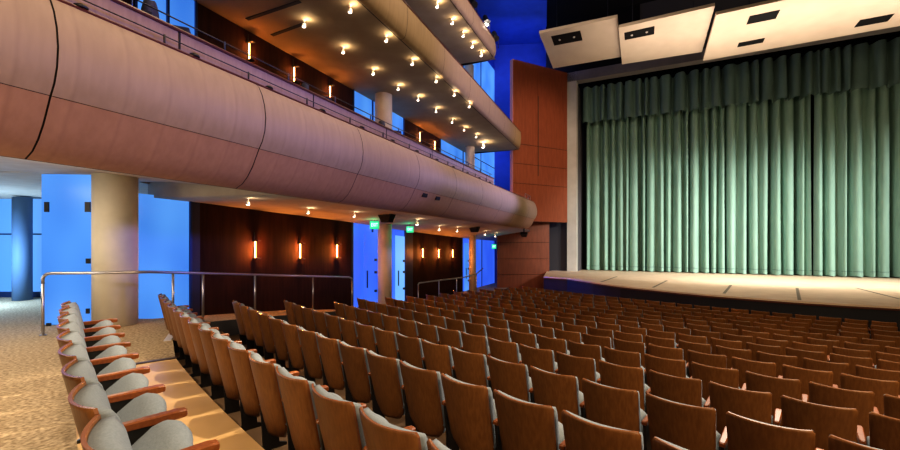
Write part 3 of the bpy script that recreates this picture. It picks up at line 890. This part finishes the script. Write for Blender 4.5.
for i, (px, py) in enumerate(rear):
    spotlight(px, py, sof2, f'small lit spotlight under the middle balcony, {ORD[i+1]} from the left in its rear row', 'spotlights under the middle balcony', 5, 3, .68)
spotlight(483, 144, sof2, 'brightest spotlight at the far end under the middle balcony', 'spotlights under the middle balcony', 30, 2, 1.2)
for i, (px, py) in enumerate(((437, 4), (452, 21), (463, 34), (472, 45), (481, 54))):
    spotlight(px, py, sof3, f'small lit spotlight under the highest balcony, {ORD[i+1]} from the left', 'spotlights under the highest balcony', 8, 2.5, .85)
for i, (px, py) in enumerate(((248, 201), (308, 211), (354, 215), (417, 222), (439, 227), (457, 228.5), (485, 232.5), (495, 234.5), (504.5, 235), (514, 235))):
    spotlight(px, py, sof1, f'small spotlight under the lowest balcony, {ORD[i+1]} from the left', 'spotlights under the lowest balcony', 2.5, 3 if i < 4 else 1.5, .55 if i < 3 else .8)

# exit signs
def exit_sign(px, py, y, w, h, label):
    x, yy, z = at_y(px, py, y)
    o = empty('exit_sign', (x, y, z), math.radians(12), label, 'exit sign', 'green exit signs')
    mb = MB(); mb.box((-w / 2, -.04, -h / 2), (w / 2, .04, h / 2)); mb.build('sign_box', M['exit_green'], o, bevel=.008)
    cu = bpy.data.curves.new('exit_lettering', 'FONT'); cu.body = 'EXIT'; cu.size = h * .62; cu.align_x = 'CENTER'; cu.align_y = 'CENTER'; cu.extrude = .004
    cu.materials.append(M['exit_white'])
    tmp = bpy.data.objects.new('exit_lettering_curve', cu); COL.objects.link(tmp)
    me = bpy.data.meshes.new_from_object(tmp.evaluated_get(bpy.context.evaluated_depsgraph_get()))
    bpy.data.objects.remove(tmp)
    t = bpy.data.objects.new('exit_lettering', me); COL.objects.link(t); t.parent = o
    t.rotation_euler = (math.pi / 2, 0, 0); t.location = (0, -.046, 0); t.scale = (w / (h * 1.75), 1, 1)
    mb = MB(); mb.tube([(0, 0, h / 2), (0, 0, h / 2 + .22)], .012, 6); mb.build('hanger', M['black_metal'], o)
    point((x, y - .25, z), 5, (.1, 1, .5), .1)
exit_sign(374.5, 225, 15.2, .34, .30, 'green lit exit sign left of the column by the doors')
exit_sign(410, 229.5, 17.2, .30, .26, 'green lit exit sign right of the column by the doors')
exit_sign(494, 246.5, 27.6, .30, .30, 'small green exit sign at the farthest blue doors')

# black loudspeakers under the balcony
def speaker(px, py, y, w, h, label):
    x, yy, z = at_y(px, py, y)
    o = empty('loudspeaker', (x, y, z), math.radians(-20), label, 'loudspeaker', 'loudspeakers under the balcony')
    mb = MB()
    a, b = w / 2, h / 2
    mb.hexa([(-a * .62, -a * .5, -b), (a * .62, -a * .5, -b), (a * .62, a * .5, -b), (-a * .62, a * .5, -b)],
            [(-a, -a * .7, b * .35), (a, -a * .7, b * .35), (a, a * .6, b * .35), (-a, a * .6, b * .35)])
    mb.hexa([(-a, -a * .7, b * .35), (a, -a * .7, b * .35), (a, a * .6, b * .35), (-a, a * .6, b * .35)],
            [(-a * .9, -a * .5, b), (a * .9, -a * .5, b), (a * .9, a * .5, b), (-a * .9, a * .5, b)])
    mb.build('cabinet', M['black'], o, bevel=.015)
    mb = MB(); mb.box((-.04, -.04, b), (.04, .04, b + .25)); mb.build('mounting_bracket', M['black_metal'], o)
    mb = MB(); mb.hexa([(-a * .5, -a * .56, -b * .8), (a * .5, -a * .56, -b * .8), (a * .5, -a * .5, -b * .8), (-a * .5, -a * .5, -b * .8)],
                       [(-a * .8, -a * .73, b * .2), (a * .8, -a * .73, b * .2), (a * .8, -a * .6, b * .2), (-a * .8, -a * .6, b * .2)])
    mb.build('grille', M['joint'], o)
speaker(387, 217, 13.6, .50, .36, 'black loudspeaker hanging nearest, above the column by the doors')
speaker(474.5, 228.5, 21, .52, .36, 'black loudspeaker hanging at the middle of the balcony underside')
speaker(524, 234.5, 24.5, .42, .30, 'black loudspeaker hanging under the balcony tip')

# stage lights on the highest balcony rail
def rail_light(px, py, y, label, lit):
    x, yy, z = at_y(px, py, y)
    o = empty('stage_light', (x, y, z), math.radians(25), label, 'stage light', 'stage lights on the highest balcony')
    mb = MB(); mb.lathe([(.10, -.28), (.13, -.2), (.13, .12), (.17, .22)], (0, 0, 0), 14, axis='z'); c = mb.build('lamp_housing', M['black_metal'], o); c.rotation_euler = (math.radians(150), 0, 0)
    mb = MB(); mb.tube([(-.2, 0, -.6), (-.2, 0, 0), (.2, 0, 0), (.2, 0, -.6)], .02, 6); mb.build('yoke', M['black_metal'], o)
    if lit:
        mb = MB(); mb.lathe([(.12, -.02), (.12, .02)], (0, 0, -.24), 14); mb.build('lens', M['bulb'], o)
        point((x + .1, y - .3, z - .45), 60, (1, .85, .7), .08)
rail_light(486, 20, 20.3, 'lit stage light on the rail of the highest balcony', True)
rail_light(473, 2, 18.6, 'dark stage light left of the lit one on the highest balcony', False)
rail_light(495, 36, 21.2, 'dark stage light at the nose of the highest balcony', False)

# ------------------------------------------------------------------ handrails
def handrail(label, path, posts, gz):
    o = empty('handrail', path[0], 0, label, 'handrail')
    mb = MB(); mb.tube(path, .026, 12); kid(mb, 'top_rail', M['steel'], o)
    for (x, y, zt_, zb_) in posts:
        mb = MB(); mb.tube([(x, y, zb_), (x, y, zt_)], .022, 10); kid(mb, 'post', M['steel'], o)
        mb = MB(); mb.lathe([(.05, 0), (.05, .012)], (x, y, zb_), 12); kid(mb, 'post_foot', M['steel'], o)
def rl(y):
    zz_ = 1.075 if y < 7.5 else 1.075 + (.53 - 1.075) * (y - 7.5) / (13 - 7.5)
    return (rail_x(y), y, zz_)
s0 = (-7.05, 7.1)
path = [(s0[0], s0[1], .9), (s0[0], s0[1], .98), (s0[0] + .02, s0[1], 1.03), (s0[0] + .07, s0[1] + .005, 1.065), (s0[0] + .14, s0[1] + .01, 1.076)]
path += [(-6.2, 7.16, 1.078), (-5.75, 7.3, 1.078)] + [rl(y) for y in (7.55, 8.4, 9.5, 10.5, 11.5, 12.4, 12.85)] + [(rail_x(12.98), 12.98, .50), (rail_x(13.0), 13.0, .42)]
posts = [(s0[0], s0[1], .92, 0)]
for px in (173, 203, 255, 313):
    p = (px - CX) / F; y = 8.8875 / (.445 - p); x, _, z = rl(y); posts.append((x, y, z, min(0, ramp_z(y)) if y > 8.4 else 0))
posts.append((rail_x(13.0), 13.0, .44, ramp_z(13.0) - .02))
handrail('long brushed steel handrail beside the left column and dark wall', path, posts, 0)
P2 = [(-1.22, 15.75, -.2), (-1.22, 15.75, .04), (-1.18, 15.8, .085), (-.3, 17.0, .10), (.62, 19.2, .02), (1.35, 21.0, .05), (1.75, 21.9, .28)]
handrail('farther steel handrail below the right group of sconces', P2,
         [(-1.22, 15.75, 0, -.95), (-.45, 16.8, .09, -1.0), (.3, 18.4, .05, -1.1), (1.35, 21.0, .05, -1.25)], 0)

# chairs up on the lowest balcony, seen just above its parapet
def balcony_chair(px, py, back, label):
    p = (px - CX) / F; y = -(X1 - back) / (S1 - p); x = X1 - back + S1 * y
    o = empty('balcony_chair', (x, y, ZC + 2.56), math.radians(-66), label, 'chair', 'chairs on the lowest balcony')
    top = (HY - py) / F * y - 2.56
    mb = MB(); rows_ = []
    for i in range(9):
        a = math.pi * i / 8; rows_.append([(.24 * math.cos(a) * k, -.05 + t, top - .26 + .26 * math.sin(a) * k) for k, t in ((1, 0), (.7, -.03), (.0, -.04))])
    mb.grid(rows_, 0); rows2 = [[(q[0], .06, q[2]) for q in r] for r in rows_]; mb.grid(rows2, 0); mb.grid([[r[0] for r in rows_], [r[0] for r in rows2]], 0)
    mb.box((-.24, -.05, .5), (.24, .06, top - .25)); mb.build('backrest', M['chair_dark'], o)
    mb = MB(); mb.box((-.25, .06, .38), (.25, .5, .5)); mb.build('seat', M['chair_dark'], o, bevel=.02)
    for sx in (-.2, .2):
        for sy in (0, .45):
            mb = MB(); mb.box((sx - .02, sy - .02, 0), (sx + .02, sy + .02, .38)); mb.build('leg', M['black_metal'], o)
balcony_chair(151, 2, .75, 'dark round-backed chair on the balcony before the leftmost upper window')
balcony_chair(305, 84, .75, 'dark chair on the balcony between the second and third upper sconces')
balcony_chair(381, 121, .75, 'dark chair on the balcony in front of its column')

# ------------------------------------------------------------------ lights
WARM = (1, .80, .56); WARM2 = (1, .72, .42)
# stage wash on the curtain and stage boards: strong from the left, weak from the right
for r, e, tr in ((26, 13000, 9), (20, 12000, 3), (14, 9000, -1), (-9, 3500, 3), (-3, 3000, 8)):
    p = dr(15, r, ZC + 7.5); t = dr(31.5, tr, ZC - 1.4)
    spot(p, t, e * 1.5, (1, .96, .88), 42, .9, .12)
area(dr(24.5, 8, ZC + 9.0), dr(24.8, 8, ZS), 340, (1, .88, .70), 14, 1.2).data.spread = math.radians(70)
# house lights over the seating
for (x, y, z, e) in ((3.5, 4, 11, 1900), (7, 5, 11, 2300), (5, 1, 10, 1700), (10, 6, 11, 1500)):
    spot((x, y, z), (x - .3, y - .8, -1), e, WARM, 58, .9, .2)
spot((8, 12, 13), (9, 11, -1), 350, WARM, 50, 1, .2)
# warm light over the concourse and last row
spot((-1.2, -1.5, 7), (-3.6, 4.2, 0), 850, WARM, 75, .7, .2)
spot((.8, 6.6, 9), (-2.8, 4.2, 0), 3000, WARM, 28, .7, .08)
spot((12, 15, 11), (3.5, 5, -.3), 13000, (1, .88, .72), 44, .8, .2)
area((-5.2, 2.8, 2.3), (-5.4, 3.6, 0), 70, WARM, 1.2, 1.2)
area((-8.0, 5.5, 2.75), (-8, 6, 0), 70, (1, .84, .62), 2, 1.5)
area((-7.5, 3.5, .6), (-7.5, 5.5, 3), 55, (1, .9, .8), 2, 1)
point((-5.2, 6.2, 2.1), 14, WARM, .2)
# light from the rear onto seat backs
area((5, -5, 8), (6, 5, -1), 1000, WARM2, 5, 3)
# cool wash on the balcony fronts, warm from above
for (p, t, e, c, an) in (((9, 9, 4.6), (-3.5, 7.5, 3.8), 3300, (.27, .26, 1.0), 66), ((10, 18, 5.2), (2.2, 17.5, 3.9), 2800, (.38, .38, 1.0), 64), ((7, 4, 4.8), (-4.6, 4.2, 3.85), 900, (.27, .26, 1.0), 64)):
    spot(p, t, e, c, an, .6, .5).scale = (1, .40, 1)
area((0, 7, 13), (-2.5, 10, 4), 560, (1, .74, .46), 4, 4)
area((6, 14, 13), (2.5, 18, 6), 420, (1, .78, .6), 3, 3)
spot((13, 13, 7.5), (1.5, 19, 8.4), 3800, (.46, .40, 1.0), 54, .8, .5)
spot((13, 19, 5.0), (5.2, 24.5, 3.7), 1500, (.72, .62, 1.0), 34, .8, .4).scale = (1, .5, 1)
# blue paint wash at the far end
area((5.0, 28.5, 14.6), (5.0, 33.5, 14.8), 130, (.16, .24, 1.0), 3, 2)
area((4.8, 25.5, 14.2), (4.8, 27, 17.6), 60, (.16, .24, 1.0), 2, 2)
area((3.0, 30.0, 9.0), (3.5, 33.4, 6), 90, (.14, .22, 1.0), 2, 2)
spot((3.2, 24.5, 1.4), (5.2, 23.0, -1.0), 700, (.05, .10, 1.0), 60, .6, .2)
point((-12, 10.0, 1.1), 420, (.40, .66, 1.0), .4)
# mahogany panel and wall
spot((9, 13, 12), (6, 27.5, 8), 3300, (1, .70, .48), 36, .8, .3)
spot((8, 22, 5), (5.2, 29, 1), 220, (1, .6, .35), 50, .8, .2)
# reflectors lit from below
area(dr(22.5, 6, 5.5), dr(22.9, 6, 14), 430, (1, .80, .66), 14, 2).data.spread = math.radians(80)

w = bpy.data.worlds.new('World'); S.world = w; w.use_nodes = True
w.node_tree.nodes['Background'].inputs['Color'].default_value = (.6, .55, .7, 1)
w.node_tree.nodes['Background'].inputs['Strength'].default_value = .02

# ------------------------------------------------------------------ camera
cam = bpy.data.cameras.new('camera'); co = bpy.data.objects.new('camera', cam); COL.objects.link(co)
co.location = (0, 0, ZC); co.rotation_euler = (math.pi / 2, 0, 0)
cam.sensor_width = 36; cam.lens = 36 * F / 900; cam.shift_y = (HY - 225) / 900
cam.clip_start = .05; cam.clip_end = 200
S.camera = co
S.view_settings.view_transform = 'Standard'
S.view_settings.look = 'Medium High Contrast'
